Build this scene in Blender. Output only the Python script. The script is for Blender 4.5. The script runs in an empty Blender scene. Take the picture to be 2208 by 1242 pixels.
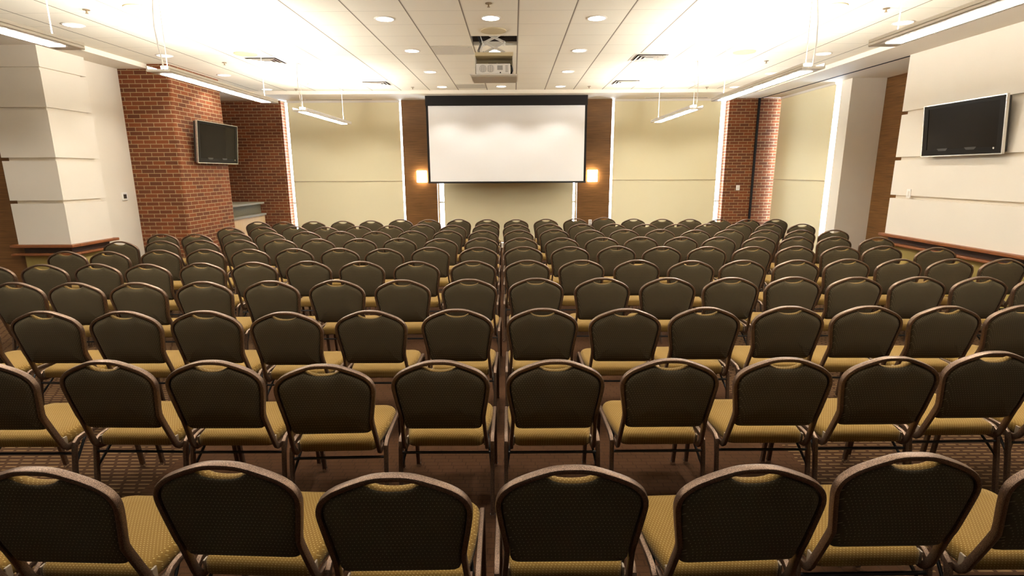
import bpy, bmesh, math, random
from mathutils import Vector, Matrix

S = bpy.context.scene
COL = S.collection
PI = math.pi
rnd = random.Random(7)

# ------------------------------------------------------------------ helpers
def link(name, me, mat=None, parent=None, loc=(0, 0, 0)):
    o = bpy.data.objects.new(name, me)
    COL.objects.link(o)
    o.location = loc
    if me is not None and mat is not None:
        for m in (mat if isinstance(mat, (list, tuple)) else [mat]):
            me.materials.append(m)
    if parent is not None:
        o.parent = parent
    return o

def obj(name, bm, mat, parent=None, smooth=False, loc=(0, 0, 0), angle=0.7):
    bmesh.ops.recalc_face_normals(bm, faces=bm.faces[:])
    me = bpy.data.meshes.new(name)
    bm.to_mesh(me)
    bm.free()
    if smooth:
        for p in me.polygons:
            p.use_smooth = True
        me.set_sharp_from_angle(angle=angle)
    return link(name, me, mat, parent, loc)

def tag(o, label, cat, group=None):
    o['label'] = label
    o['category'] = cat
    if group:
        o['group'] = group
    return o

def thing(name, label, cat, loc=(0, 0, 0), rz=0.0, group=None):
    o = link(name, None, None, None, loc)
    o.rotation_euler = (0, 0, rz)
    return tag(o, label, cat, group)

def structure(o):
    o['kind'] = 'structure'
    return o

def dup(root, loc, rz=None, label=None):
    r = root.copy()
    COL.objects.link(r)
    r.location = loc
    if rz is not None:
        r.rotation_euler = (0, 0, rz)
    if label:
        r['label'] = label
    for ch in list(root.children):
        c = ch.copy()
        COL.objects.link(c)
        c.parent = r
        for g in list(ch.children):
            d = g.copy()
            COL.objects.link(d)
            d.parent = c
    return r

def box(bm, x0, x1, y0, y1, z0, z1, bevel=0.0, mi=0):
    vs = [bm.verts.new((x, y, z)) for z in (z0, z1) for y in (y0, y1) for x in (x0, x1)]
    fs = [(0, 2, 3, 1), (4, 5, 7, 6), (0, 1, 5, 4), (2, 6, 7, 3), (0, 4, 6, 2), (1, 3, 7, 5)]
    faces = [bm.faces.new([vs[i] for i in f]) for f in fs]
    for f in faces:
        f.material_index = mi
    if bevel > 0:
        es = list({e for f in faces for e in f.edges})
        bmesh.ops.bevel(bm, geom=es, offset=bevel, segments=2, affect='EDGES', profile=0.5)
    return faces

def bx(x0, x1, y0, y1, z0, z1, bevel=0.0):
    bm = bmesh.new()
    box(bm, x0, x1, y0, y1, z0, z1, bevel)
    return bm

def rsec(w, h, r, n=3):
    """rounded rectangle section, w along a, h along b"""
    pts = []
    for cx, cy, a0 in ((w/2-r, h/2-r, 0), (-w/2+r, h/2-r, PI/2), (-w/2+r, -h/2+r, PI), (w/2-r, -h/2+r, 1.5*PI)):
        for k in range(n):
            a = a0 + PI/2*k/(n-1)
            pts.append((cx + r*math.cos(a), cy + r*math.sin(a)))
    return pts

def csec(r, n=8):
    return [(r*math.cos(2*PI*k/n), r*math.sin(2*PI*k/n)) for k in range(n)]

def sweep(bm, pts, sec, a0=None, cap=True):
    pts = [Vector(p) for p in pts]
    n = len(pts)
    tang = []
    for i in range(n):
        t = Vector((0, 0, 0))
        if i > 0:
            t += (pts[i]-pts[i-1]).normalized()
        if i < n-1:
            t += (pts[i+1]-pts[i]).normalized()
        tang.append(t.normalized())
    a = Vector(a0) if a0 is not None else (Vector((0, 0, 1)) if abs(tang[0].z) < .9 else Vector((1, 0, 0)))
    a = (a - tang[0]*a.dot(tang[0])).normalized()
    rings = []
    for i in range(n):
        if i > 0:
            q = tang[i-1].rotation_difference(tang[i])
            a = q @ a
            a = (a - tang[i]*a.dot(tang[i])).normalized()
        b = tang[i].cross(a)
        k = 1.0
        if 0 < i < n-1:
            c = (pts[i]-pts[i-1]).normalized().dot(tang[i])
            k = 1.0/max(c, .6)
        rings.append([bm.verts.new(pts[i] + a*u + b*v) for u, v in sec])
    m = len(sec)
    for i in range(n-1):
        for j in range(m):
            bm.faces.new((rings[i][j], rings[i][(j+1) % m], rings[i+1][(j+1) % m], rings[i+1][j]))
    if cap:
        bm.faces.new(list(reversed(rings[0])))
        bm.faces.new(rings[-1])

def tube(pts, sec, a0=None):
    bm = bmesh.new()
    sweep(bm, pts, sec, a0)
    return bm

def disc(bm, cx, cy, cz, r, h, n=28, axis='z', cap0=True):
    """short cylinder from cz to cz+h"""
    lo, hi = [], []
    for k in range(n):
        u, v = r*math.cos(2*PI*k/n), r*math.sin(2*PI*k/n)
        if axis == 'z':
            lo.append(bm.verts.new((cx+u, cy+v, cz))); hi.append(bm.verts.new((cx+u, cy+v, cz+h)))
        elif axis == 'y':
            lo.append(bm.verts.new((cx+u, cy, cz+v))); hi.append(bm.verts.new((cx+u, cy+h, cz+v)))
        else:
            lo.append(bm.verts.new((cx, cy+u, cz+v))); hi.append(bm.verts.new((cx+h, cy+u, cz+v)))
    for k in range(n):
        bm.faces.new((lo[k], lo[(k+1) % n], hi[(k+1) % n], hi[k]))
    bm.faces.new(lo); bm.faces.new(hi)

def ring(bm, cx, cy, z, r0, r1, h, n=32):
    """flat annulus of thickness h hanging below z"""
    R = []
    for r, zz in ((r0, z), (r1, z), (r1, z-h*.5), (r1-.25*(r1-r0), z-h), (r0, z-h)):
        R.append([bm.verts.new((cx+r*math.cos(2*PI*k/n), cy+r*math.sin(2*PI*k/n), zz)) for k in range(n)])
    for a in range(len(R)):
        b = (a+1) % len(R)
        for k in range(n):
            bm.faces.new((R[a][k], R[a][(k+1) % n], R[b][(k+1) % n], R[b][k]))

def offset2d(pts, d):
    n = len(pts)
    out = []
    for i in range(n):
        p0, p1, p2 = pts[i-1], pts[i], pts[(i+1) % n]
        e1 = Vector((p1[0]-p0[0], p1[1]-p0[1])).normalized()
        e2 = Vector((p2[0]-p1[0], p2[1]-p1[1])).normalized()
        nrm = Vector((-(e1.y+e2.y), e1.x+e2.x))
        if nrm.length < 1e-9:
            nrm = Vector((-e1.y, e1.x))
        nrm.normalize()
        out.append((p1[0]+nrm.x*d, p1[1]+nrm.y*d))
    return out

def loft(outline, rings, place, bulge=.004, mids=None, caps=(0, 0)):
    """outline CCW; rings [(inset, depth)], place(x, y, depth) -> point"""
    bm = bmesh.new()
    R = []
    for ins, dep in rings:
        R.append([bm.verts.new(place(x, y, dep)) for x, y in offset2d(outline, ins)])
    n = len(outline)
    for i in range(len(R)-1):
        for j in range(n):
            f = bm.faces.new((R[i][j], R[i][(j+1) % n], R[i+1][(j+1) % n], R[i+1][j]))
            if mids: f.material_index = mids[i]
    for ring_, rev, (i0, d0), (i1, d1) in ((R[0], True, rings[0], rings[1]), (R[-1], False, rings[-1], rings[-2])):
        pts = offset2d(outline, i0)
        cx = sum(q[0] for q in pts)/n; cy = sum(q[1] for q in pts)/n
        prev = ring_
        bul = bulge if d0 > d1 else -bulge
        for f in (.72, .4):
            cur = [bm.verts.new(place(cx+(x-cx)*f, cy+(y-cy)*f, d0+bul*(1-f*f))) for x, y in pts]
            for j in range(n):
                q = (prev[j], prev[(j+1) % n], cur[(j+1) % n], cur[j])
                bm.faces.new(q).material_index = caps[0 if rev else 1]
            prev = cur
        c = bm.verts.new(place(cx, cy, d0+bul))
        for j in range(n):
            bm.faces.new((prev[j], prev[(j+1) % n], c)).material_index = caps[0 if rev else 1]
    return bm

# ------------------------------------------------------------------ materials
def new_mat(name):
    m = bpy.data.materials.new(name)
    m.use_nodes = True
    nt = m.node_tree
    return m, nt, nt.nodes['Principled BSDF']

def P(name, col, rough=.6, metal=0.0, spec=.5, noise=0.0, nscale=30.0):
    m, nt, b = new_mat(name)
    b.inputs['Base Color'].default_value = (*col, 1)
    b.inputs['Roughness'].default_value = rough
    b.inputs['Metallic'].default_value = metal
    b.inputs['Specular IOR Level'].default_value = spec
    if noise > 0:
        g = nt.nodes.new('ShaderNodeTexCoord')
        n = nt.nodes.new('ShaderNodeTexNoise')
        n.inputs['Scale'].default_value = nscale
        n.inputs['Detail'].default_value = 3
        nt.links.new(g.outputs['Object'], n.inputs['Vector'])
        r = nt.nodes.new('ShaderNodeMix'); r.data_type = 'RGBA'
        r.inputs['A'].default_value = (*[c*(1-noise) for c in col], 1)
        r.inputs['B'].default_value = (*[min(1, c*(1+noise)) for c in col], 1)
        nt.links.new(n.outputs['Fac'], r.inputs['Factor'])
        nt.links.new(r.outputs['Result'], b.inputs['Base Color'])
    return m

class NG:
    """tiny node-math wrapper"""
    def __init__(s, nt): s.nt = nt
    def m(s, op, a, b=None, c=None):
        n = s.nt.nodes.new('ShaderNodeMath'); n.operation = op
        for i, v in enumerate((a, b, c)):
            if v is None: continue
            if isinstance(v, (int, float)): n.inputs[i].default_value = v
            else: s.nt.links.new(v, n.inputs[i])
        return n.outputs[0]
    def mix(s, f, a, b):
        n = s.nt.nodes.new('ShaderNodeMix'); n.data_type = 'RGBA'
        for k, v in (('Factor', f), ('A', a), ('B', b)):
            if isinstance(v, (int, float)): n.inputs[k].default_value = v
            elif isinstance(v, tuple): n.inputs[k].default_value = (*v, 1)
            else: s.nt.links.new(v, n.inputs[k])
        return n.outputs['Result']
    def xyz(s, kind='Object'):
        g = s.nt.nodes.new('ShaderNodeTexCoord')
        x = s.nt.nodes.new('ShaderNodeSeparateXYZ')
        s.nt.links.new(g.outputs[kind], x.inputs[0])
        return x.outputs
    def comb(s, x, y, z):
        n = s.nt.nodes.new('ShaderNodeCombineXYZ')
        for i, v in enumerate((x, y, z)):
            if isinstance(v, (int, float)): n.inputs[i].default_value = v
            else: s.nt.links.new(v, n.inputs[i])
        return n.outputs[0]
    def noise(s, vec, scale, detail=2.0, rough=.5):
        n = s.nt.nodes.new('ShaderNodeTexNoise')
        n.inputs['Scale'].default_value = scale
        n.inputs['Detail'].default_value = detail
        n.inputs['Roughness'].default_value = rough
        s.nt.links.new(vec, n.inputs['Vector'])
        return n.outputs['Fac']
    def bump(s, h, strength, dist=.01):
        n = s.nt.nodes.new('ShaderNodeBump')
        n.inputs['Strength'].default_value = strength
        n.inputs['Distance'].default_value = dist
        s.nt.links.new(h, n.inputs['Height'])
        return n.outputs[0]

def fabric(name, axes, base, dot, sheen=.1):
    m, nt, b = new_mat(name)
    g = NG(nt)
    o = g.xyz('Object')
    third = o[3-axes[0]-axes[1]]
    u0 = g.m('ADD', o[axes[0]], g.m('MULTIPLY', third, .6))
    v0 = g.m('ADD', o[axes[1]], third)
    u = g.m('DIVIDE', u0, .0125)
    v = g.m('DIVIDE', v0, .0105)
    row = g.m('FLOOR', v)
    us = g.m('ADD', u, g.m('MULTIPLY', g.m('MODULO', row, 2.0), .5))
    fu = g.m('SUBTRACT', g.m('FRACT', us), .5)
    fv = g.m('SUBTRACT', g.m('FRACT', v), .5)
    d = g.m('SQRT', g.m('ADD', g.m('MULTIPLY', fu, fu), g.m('MULTIPLY', fv, fv)))
    dots = g.m('LESS_THAN', d, .13)
    w = g.m('SINE', g.m('MULTIPLY', g.m('ADD', u0, v0), 1100.0))
    w2 = g.m('SINE', g.m('MULTIPLY', g.m('SUBTRACT', u0, v0), 1100.0))
    weave = g.m('MULTIPLY', g.m('ADD', g.m('MULTIPLY', w, w2), 1.0), .5)
    dark = tuple(c*.72 for c in base)
    c1 = g.mix(weave, dark, base)
    c2 = g.mix(dots, c1, dot)
    nt.links.new(c2, b.inputs['Base Color'])
    b.inputs['Roughness'].default_value = .9
    b.inputs['Specular IOR Level'].default_value = .15
    b.inputs['Sheen Weight'].default_value = sheen
    b.inputs['Sheen Roughness'].default_value = .4
    nt.links.new(g.bump(weave, .25, .002), b.inputs['Normal'])
    return m

def brick(name):
    m, nt, b = new_mat(name)
    g = NG(nt)
    uv = nt.nodes.new('ShaderNodeUVMap')
    br = nt.nodes.new('ShaderNodeTexBrick')
    br.offset = .5
    br.inputs['Scale'].default_value = 1.0
    br.inputs['Brick Width'].default_value = .206
    br.inputs['Row Height'].default_value = .0672
    br.inputs['Mortar Size'].default_value = .0055
    br.inputs['Mortar Smooth'].default_value = .15
    br.inputs['Bias'].default_value = -.15
    br.inputs['Color1'].default_value = (.215, .060, .019, 1)
    br.inputs['Color2'].default_value = (.095, .034, .017, 1)
    br.inputs['Mortar'].default_value = (.42, .31, .17, 1)
    nt.links.new(uv.outputs[0], br.inputs['Vector'])
    n = g.noise(uv.outputs[0], 60.0, 4.0)
    col = g.mix(g.m('MULTIPLY', n, .45), br.outputs['Color'], (.10, .04, .02))
    nt.links.new(col, b.inputs['Base Color'])
    b.inputs['Roughness'].default_value = .85
    b.inputs['Specular IOR Level'].default_value = .2
    h = g.m('SUBTRACT', 1.0, br.outputs['Fac'])
    nt.links.new(g.bump(h, .5, .006), b.inputs['Normal'])
    return m

def veneer(name, a, c, horiz=True):
    m, nt, b = new_mat(name)
    g = NG(nt)
    o = g.xyz('Object')
    hx = g.m('ADD', o[0], o[1])
    if horiz:
        vec = g.comb(g.m('MULTIPLY', hx, 2.2), 0.0, g.m('MULTIPLY', o[2], 55.0))
    else:
        vec = g.comb(g.m('MULTIPLY', hx, 55.0), 0.0, g.m('MULTIPLY', o[2], 2.2))
    n1 = g.noise(vec, 1.0, 4.0, .6)
    vec2 = g.comb(hx, 0.0, g.m('MULTIPLY', o[2], 3.0))
    n2 = g.noise(vec2, 1.6, 2.0)
    f = g.m('ADD', g.m('MULTIPLY', n1, .75), g.m('MULTIPLY', n2, .25))
    f = g.m('MULTIPLY', g.m('SUBTRACT', f, .3), 2.4)
    nt.links.new(g.mix(f, a, c), b.inputs['Base Color'])
    b.inputs['Roughness'].default_value = .48
    b.inputs['Specular IOR Level'].default_value = .2
    return m

def ceiling_mat():
    m, nt, b = new_mat('ceiling_tile')
    g = NG(nt)
    o = g.xyz('Object')
    fx = g.m('FRACT', g.m('DIVIDE', g.m('ADD', o[0], 61.0-.055), .61))
    fy = g.m('FRACT', g.m('DIVIDE', g.m('ADD', o[1], 54.3-6.29), .543))
    lx = g.m('LESS_THAN', fx, .024)
    lx2 = g.m('MULTIPLY', g.m('LESS_THAN', fx, .045), .35)
    ly = g.m('LESS_THAN', fy, .016)
    n = g.noise(g.comb(o[0], o[1], 0.0), 140.0, 2.0)
    base = g.mix(n, (.86, .80, .65), (.91, .85, .71))
    c = g.mix(g.m('MULTIPLY', ly, .5), base, (.42, .36, .27))
    c = g.mix(lx2, c, (.62, .55, .43))
    c = g.mix(g.m('MULTIPLY', lx, .9), c, (.20, .16, .11))
    nt.links.new(c, b.inputs['Base Color'])
    b.inputs['Roughness'].default_value = .95
    b.inputs['Specular IOR Level'].default_value = .1
    return m

def carpet_mat():
    m, nt, b = new_mat('carpet')
    g = NG(nt)
    o = g.xyz('Object')
    # central runner, plain brown with a faint brick weave; both sides with tan dashes
    side = g.m('ADD', g.m('LESS_THAN', o[0], -2.17), g.m('GREATER_THAN', o[0], 1.80))
    v = g.m('DIVIDE', g.m('ADD', o[1], 40.0), .040)
    row = g.m('FLOOR', v)
    u = g.m('ADD', g.m('DIVIDE', g.m('ADD', o[0], 40.0), .088), g.m('MULTIPLY', g.m('MODULO', row, 4.0), .28))
    fu, fv = g.m('FRACT', u), g.m('FRACT', v)
    dash = g.m('MULTIPLY', g.m('LESS_THAN', fv, .27), g.m('LESS_THAN', fu, .78))
    n = g.noise(g.comb(o[0], o[1], 0.0), 260.0, 3.0)
    n2 = g.noise(g.comb(o[0], o[1], 0.0), 2.5, 2.0)
    basec = g.mix(n, (.042, .0175, .0068), (.098, .043, .0175))
    basec = g.mix(g.m('MULTIPLY', n2, .35), basec, (.045, .022, .011))
    sidec = g.mix(g.m('MULTIPLY', dash, .85), g.mix(n, (.034, .0155, .0068), (.068, .031, .0135)), (.20, .120, .052))
    line = g.m('MAXIMUM', g.m('MULTIPLY', g.m('LESS_THAN', fv, .14), 1.0), g.m('LESS_THAN', fu, .07))
    midc = g.mix(g.m('MULTIPLY', line, .5), basec, (.020, .009, .005))
    nt.links.new(g.mix(side, midc, sidec), b.inputs['Base Color'])
    b.inputs['Roughness'].default_value = .95
    b.inputs['Specular IOR Level'].default_value = .1
    nt.links.new(g.bump(n, .4, .004), b.inputs['Normal'])
    return m

def bronze():
    m, nt, b = new_mat('bronze_vein_paint')
    g = NG(nt)
    o = nt.nodes.new('ShaderNodeTexCoord')
    n = g.noise(o.outputs['Object'], 420.0, 2.0, .7)
    f = g.m('MULTIPLY', g.m('SUBTRACT', n, .42), 4.0)
    nt.links.new(g.mix(f, (.080, .047, .029), (.28, .175, .110)), b.inputs['Base Color'])
    b.inputs['Metallic'].default_value = .7
    b.inputs['Roughness'].default_value = .38
    nt.links.new(g.bump(n, .25, .002), b.inputs['Normal'])
    return m

def emis(name, col, strength, body=(.9, .9, .9)):
    m, nt, b = new_mat(name)
    b.inputs['Base Color'].default_value = (*body, 1)
    b.inputs['Emission Color'].default_value = (*col, 1)
    b.inputs['Emission Strength'].default_value = strength
    return m

def pane_mat():
    m, nt, b = new_mat('window_glass')
    out = nt.nodes['Material Output']
    t = nt.nodes.new('ShaderNodeBsdfTransparent')
    t.inputs[0].default_value = (.93, .97, 1, 1)
    gl = nt.nodes.new('ShaderNodeBsdfGlossy'); gl.inputs['Roughness'].default_value = .02
    mx = nt.nodes.new('ShaderNodeMixShader'); mx.inputs[0].default_value = .06
    nt.links.new(t.outputs[0], mx.inputs[1]); nt.links.new(gl.outputs[0], mx.inputs[2])
    nt.links.new(mx.outputs[0], out.inputs[0])
    return m

def shade_mat():
    m, nt, b = new_mat('shade_cloth')
    g = NG(nt)
    o = g.xyz('Object')
    hx = g.m('ADD', o[0], o[1])
    w = g.noise(g.comb(g.m('MULTIPLY', hx, 1.0), 0.0, g.m('MULTIPLY', o[2], .55)), 1.5, 2.0)
    n = g.noise(g.comb(hx, 0.0, o[2]), 240.0, 2.0)
    nt.links.new(g.mix(n, (.82, .74, .48), (.87, .79, .54)), b.inputs['Base Color'])
    b.inputs['Roughness'].default_value = .9
    b.inputs['Specular IOR Level'].default_value = .1
    return m

LAMP = (1.0, .975, .93)
M = dict(
    seat=fabric('seat_fabric', (0, 1), (.215, .121, .025), (.50, .37, .15)),
    seat_front=fabric('inside_back_fabric', (0, 2), (.215, .121, .025), (.50, .37, .15)),
    back=fabric('shaded_back_fabric', (0, 2), (.086, .066, .036), (.26, .22, .135), .02),  # seat cloth darkened, shade on the outer backs put into its colour
    bronze=bronze(),
    chrome=P('chrome', (.7, .7, .72), .15, 1.0),
    black_metal=P('black_metal', (.012, .011, .010), .4, .3),
    brick=brick('red_brick'),
    wood=veneer('brown_veneer', (.095, .042, .012), (.235, .112, .036)),
    wood_trim=P('wood_trim', (.21, .066, .018), .4, noise=.25, nscale=14),
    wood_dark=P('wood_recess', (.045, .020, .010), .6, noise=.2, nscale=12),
    maple=veneer('pale_maple', (.50, .32, .13), (.62, .42, .19), False),
    ceil=ceiling_mat(),
    white=P('warm_white_paint', (.80, .73, .61), .75, spec=.2, noise=.03, nscale=3),
    panel=P('panel_paint', (.82, .75, .63), .6, spec=.25, noise=.02, nscale=3),
    white_trim=P('white_trim_paint', (.82, .77, .68), .6, spec=.3),
    olive=P('olive_wall_paint', (.36, .27, .085), .7, spec=.2, noise=.08, nscale=5),
    carpet=carpet_mat(),
    shade=shade_mat(),
    rear=P('cool_grey_paint', (.40, .46, .52), .8, spec=.2),
    hem=P('shade_hem_cloth', (.58, .49, .34), .9, spec=.1),
    screen=P('screen_cloth', (.93, .91, .88), .85, spec=.1),
    black=P('black_cloth', (.012, .010, .009), .7, spec=.2),
    tv=P('tv_glass', (.012, .009, .006), .25, spec=.05),
    tvbez=P('tv_bezel_plastic', (.010, .008, .006), .35, spec=.08),
    silver=P('silver_edge', (.72, .70, .66), .25, .85),
    alu=P('fixture_paint', (.74, .68, .58), .45, .15),
    granite=P('granite', (.11, .092, .05), .6, spec=.12, noise=.45, nscale=90),
    edge=P('counter_edge_stone', (.22, .19, .13), .5, spec=.15),
    beige=P('speaker_grille_paint', (.62, .52, .32), .8, spec=.2, noise=.04, nscale=300),
    grey_tile=P('grey_metal_tile', (.62, .565, .45), .6, spec=.3),
    plastic=P('white_plastic', (.90, .87, .81), .4),
    dark_plastic=P('dark_plastic', (.03, .025, .02), .35),
    grille=P('grey_grille', (.42, .40, .37), .5, .3),
    tan_plastic=P('tan_plastic', (.25, .185, .12), .45),
    brass=P('sprinkler_metal', (.35, .26, .16), .35, .8),
    cord=P('white_cord', (.85, .82, .76), .5),
    black_cord=P('black_cord', (.02, .02, .02), .5),
    glass=pane_mat(),
    lens=emis('lamp_lens', LAMP, 34.0),
    upl=emis('uplight_tube', LAMP, 82.0),
    down=emis('downlight_lens', LAMP, 4.0),
    sconce=emis('sconce_glass', (1.0, .82, .56), 14.0),
    concealed=P('plenum_dark', (.05, .035, .025), .9),
)

# ------------------------------------------------------------------ the room
ZC, ZS = 3.52, 3.45          # tile ceiling, plaster soffit
YB = 12.95                   # back wall
def uv_box(me):
    uv = me.uv_layers.new(name='UVMap')
    for p in me.polygons:
        flat = abs(p.normal.z) > .7
        for li in p.loop_indices:
            co = me.vertices[me.loops[li].vertex_index].co
            uv.data[li].uv = (co.x, co.y) if flat else (co.x + co.y, co.z)

def room(name, boxes, mats, label, cat, uv=False):
    bm = bmesh.new()
    for b in boxes:
        mi = b[6] if len(b) > 6 else 0
        box(bm, *b[:6], mi=mi)
    o = obj(name, bm, mats)
    if uv:
        uv_box(o.data)
    structure(o)
    return tag(o, label, cat)

room('floor', [(-9.1, 7.0, -2.6, 13.2, -.12, 0)], M['carpet'],
     'brown carpet with a plain central runner and tan dashed sides', 'carpet')
HX0, HX1, HY0, HY1 = -.55, .055, 7.40, 7.92     # opening of the projector lift
T = .05
room('ceiling', [
    (-5.85, HX0, -2.6, 11.98, ZC, ZC+T), (HX1, 5.22, -2.6, 11.98, ZC, ZC+T),
    (HX0, HX1, -2.6, HY0, ZC, ZC+T), (HX0, HX1, HY1, 11.98, ZC, ZC+T),
    (-9.1, -5.85, -2.6, 13.2, ZS, ZC+T, 1), (5.22, 7.0, -2.6, 13.2, ZS, ZC+T, 1),
    (-5.85, 5.22, 11.98, 13.2, ZS, ZC+T, 1),
    (HX0-.02, HX1+.02, HY0-.02, HY0, ZC+T, 4.0, 2), (HX0-.02, HX1+.02, HY1, HY1+.02, ZC+T, 4.0, 2),
    (HX0-.02, HX0, HY0, HY1, ZC+T, 4.0, 2), (HX1, HX1+.02, HY0, HY1, ZC+T, 4.0, 2),
    (HX0-.02, HX1+.02, HY0-.02, HY1+.02, 4.0, 4.02, 2)],
    [M['ceil'], M['white'], M['concealed']],
    'cream tiled ceiling with plaster soffit around its edges', 'ceiling')

room('wall_back', [
    (-7.2, -5.38, YB, 13.2, 0, ZS, 0), (-2.59, -1.82, YB, 13.2, 0, ZS, 1), (1.52, 2.29, YB, 13.2, 0, ZS, 1),
    (5.0, 6.45, YB, 13.2, 0, ZS, 0),
    (-5.38, -2.59, 12.99, 13.2, 0, .12, 2), (-1.82, 1.52, 12.99, 13.2, 0, .12, 2), (2.29, 5.0, 12.99, 13.2, 0, .12, 2)],
    [M['brick'], M['wood'], M['white']],
    'far wall of red brick and brown veneer between tall windows', 'wall', uv=True)

room('wall_left', [
    (-6.6, -6.33, 7.47, 9.20, 0, ZS, 0), (-7.6, -6.55, 9.20, 10.55, 0, ZS, 2), (-7.6, -7.2, 10.55, 13.2, 0, ZS, 2), (-9.1, -6.6, 7.50, 7.65, 0, ZS, 1), (-9.25, -9.1, -2.6, 7.65, 0, ZS, 0)],
    [M['white'], M['wood'], M['brick']], 'cream left wall with brown veneer beside its white panels', 'wall', uv=True)
room('wall_right', [
    (5.86, 7.0, -2.6, 8.30, 0, ZS, 0), (6.80, 7.0, 8.30, 10.29, 0, ZS, 1), (6.17, 7.0, 10.29, 10.60, 0, ZS, 0),
    (6.30, 6.5, 10.60, YB, 0, .12, 0)],
    [M['white'], M['wood']], 'cream right wall with a recessed brown veneer strip and white pier', 'wall')
room('wall_rear', [(-9.25, 7.0, -2.75, -2.6, 0, ZC+T)], M['rear'], 'plain grey wall behind the seating', 'wall')

# brick chimney-like column on the left, rounded corners
bm = bmesh.new()
x0, x1, y0, y1, r = -6.60, -5.517, 9.06, 10.60, .045
out = [(x0, y0)]
for k in range(7):
    a = -PI/2 + PI/2*k/6
    out.append((x1-r+r*math.cos(a), y0+r+r*math.sin(a)))
for k in range(7):
    a = PI/2*k/6
    out.append((x1-r+r*math.cos(a), y1-r+r*math.sin(a)))
out.append((x0, y1))
lo = [bm.verts.new((x, y, 0)) for x, y in out]
hi = [bm.verts.new((x, y, ZC+.01)) for x, y in out]
for i in range(len(out)):
    j = (i+1) % len(out)
    bm.faces.new((lo[i], lo[j], hi[j], hi[i]))
bm.faces.new(hi); bm.faces.new(list(reversed(lo)))
col = obj('brick_column', bm, M['brick'], smooth=True, angle=.5)
uv_box(col.data)
structure(col)
tag(col, 'red brick column with rounded corner carrying the left television', 'column')

# white horizontal boards with grooves, ledges and olive wainscot
def boards_left():
    zs = [.847, 1.41, 1.985, 2.636, 3.14, ZS]
    bm = bmesh.new()
    for a, b in zip(zs[:-1], zs[1:]):
        a2 = a + (.045 if a > .9 else 0)
        box(bm, -6.93, -6.19, 7.41, 7.48, a2, b)
        box(bm, -6.34, -6.19, 7.48, 8.20, a2, b)
    box(bm, -6.87, -6.235, 7.455, 7.50, .85, ZS)
    box(bm, -6.34, -6.235, 7.50, 8.14, .85, ZS)
    o = obj('trim_1', bm, M['panel']); structure(o)
    tag(o, 'white grooved wall panels wrapping the left corner', 'wall panel')
    bm = bmesh.new()
    for z0, z1, e in ((.803, .845, .05), (.690, .722, .05)):
        box(bm, -7.02, -6.19+e, 7.41-e, 7.50, z0, z1, .008)
        box(bm, -6.34, -6.19+e, 7.50, 8.27, z0, z1, .008)
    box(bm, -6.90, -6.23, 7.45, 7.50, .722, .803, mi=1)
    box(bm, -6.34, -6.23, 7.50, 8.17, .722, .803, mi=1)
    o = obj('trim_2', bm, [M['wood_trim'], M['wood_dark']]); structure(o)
    tag(o, 'red-brown wooden double ledge below the left white panels', 'ledge')
    bm = bmesh.new()
    box(bm, -6.90, -6.22, 7.44, 7.50, 0, .69)
    box(bm, -6.34, -6.22, 7.50, 8.20, 0, .69)
    o = obj('trim_3', bm, M['olive']); structure(o)
    tag(o, 'olive painted wainscot under the left ledge', 'wainscot')
boards_left()
def boards_right():
    zs = [.85, 1.39, 1.95, 2.61, ZS]
    bm = bmesh.new()
    for a, b in zip(zs[:-1], zs[1:]):
        a2 = a + (.050 if a > .9 else 0)
        box(bm, 5.80, 5.87, -2.6, 8.34, a2, b)
    box(bm, 5.845, 5.87, -2.6, 8.28, .85, ZS)
    o = obj('trim_4', bm, M['panel']); structure(o)
    tag(o, 'white grooved wall panels behind the right television', 'wall panel')
    bm = bmesh.new()
    for z0, z1, e in ((.805, .850, .05), (.688, .722, .05)):
        box(bm, 5.80-e, 5.87, -2.6, 8.42, z0, z1, .008)
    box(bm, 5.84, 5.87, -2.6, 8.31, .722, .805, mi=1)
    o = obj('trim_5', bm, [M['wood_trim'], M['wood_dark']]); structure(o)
    tag(o, 'red-brown wooden double ledge below the right white panels', 'ledge')
    o = obj('trim_6', bx(5.83, 5.87, -2.6, 8.31, .09, .69), M['olive']); structure(o)
    tag(o, 'olive painted wainscot under the right ledge', 'wainscot')
    o = obj('baseboard_right', bx(5.815, 5.87, -2.6, 8.32, 0, .10), M['wood_trim']); structure(o)
    tag(o, 'reddish wooden baseboard along the right wainscot', 'baseboard')
boards_right()

# windows: metal frame and pane, bright sky outside
def window(name, axis, a, b, pos, label):
    """opening from a to b along x (axis 'x', wall at y=pos) or along y (axis 'y', wall at x=pos)"""
    z0, z1 = .12, ZS
    n = 2
    bm = bmesh.new()
    def bb(u0, u1, w0, w1, za, zb):
        if axis == 'x': box(bm, u0, u1, pos+w0, pos+w1, za, zb)
        else: box(bm, pos+w0, pos+w1, u0, u1, za, zb)
    t = .035
    bb(a, a+t, 0, .06, z0, z1); bb(b-t, b, 0, .06, z0, z1)
    bb(a+t, b-t, 0, .06, z0, z0+t); bb(a+t, b-t, 0, .06, z1-t, z1)
    w = (b-a)/(n+1)
    for k in range(1, n+1):
        bb(a+w*k-.02, a+w*k+.02, 0, .06, z0+t, z1-t)
    bb(a+t, b-t, .005, .055, 1.08, 1.12)
    o = obj(name, bm, M['silver']); structure(o); tag(o, label, 'window')
    bm = bmesh.new()
    if axis == 'x': box(bm, a+t, b-t, pos+.025, pos+.031, z0+t, z1-t)
    else: box(bm, pos+.025, pos+.031, a+t, b-t, z0+t, z1-t)
    obj('pane', bm, M['glass'], o)
window('window_1', 'x', -5.38, -2.59, 13.10, 'tall bright window behind the left cream shade')
window('window_2', 'x', -1.82, 1.52, 13.10, 'tall bright window behind the projection screen')
window('window_3', 'x', 2.29, 5.0, 13.10, 'tall bright window between veneer and right brick')
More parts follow.
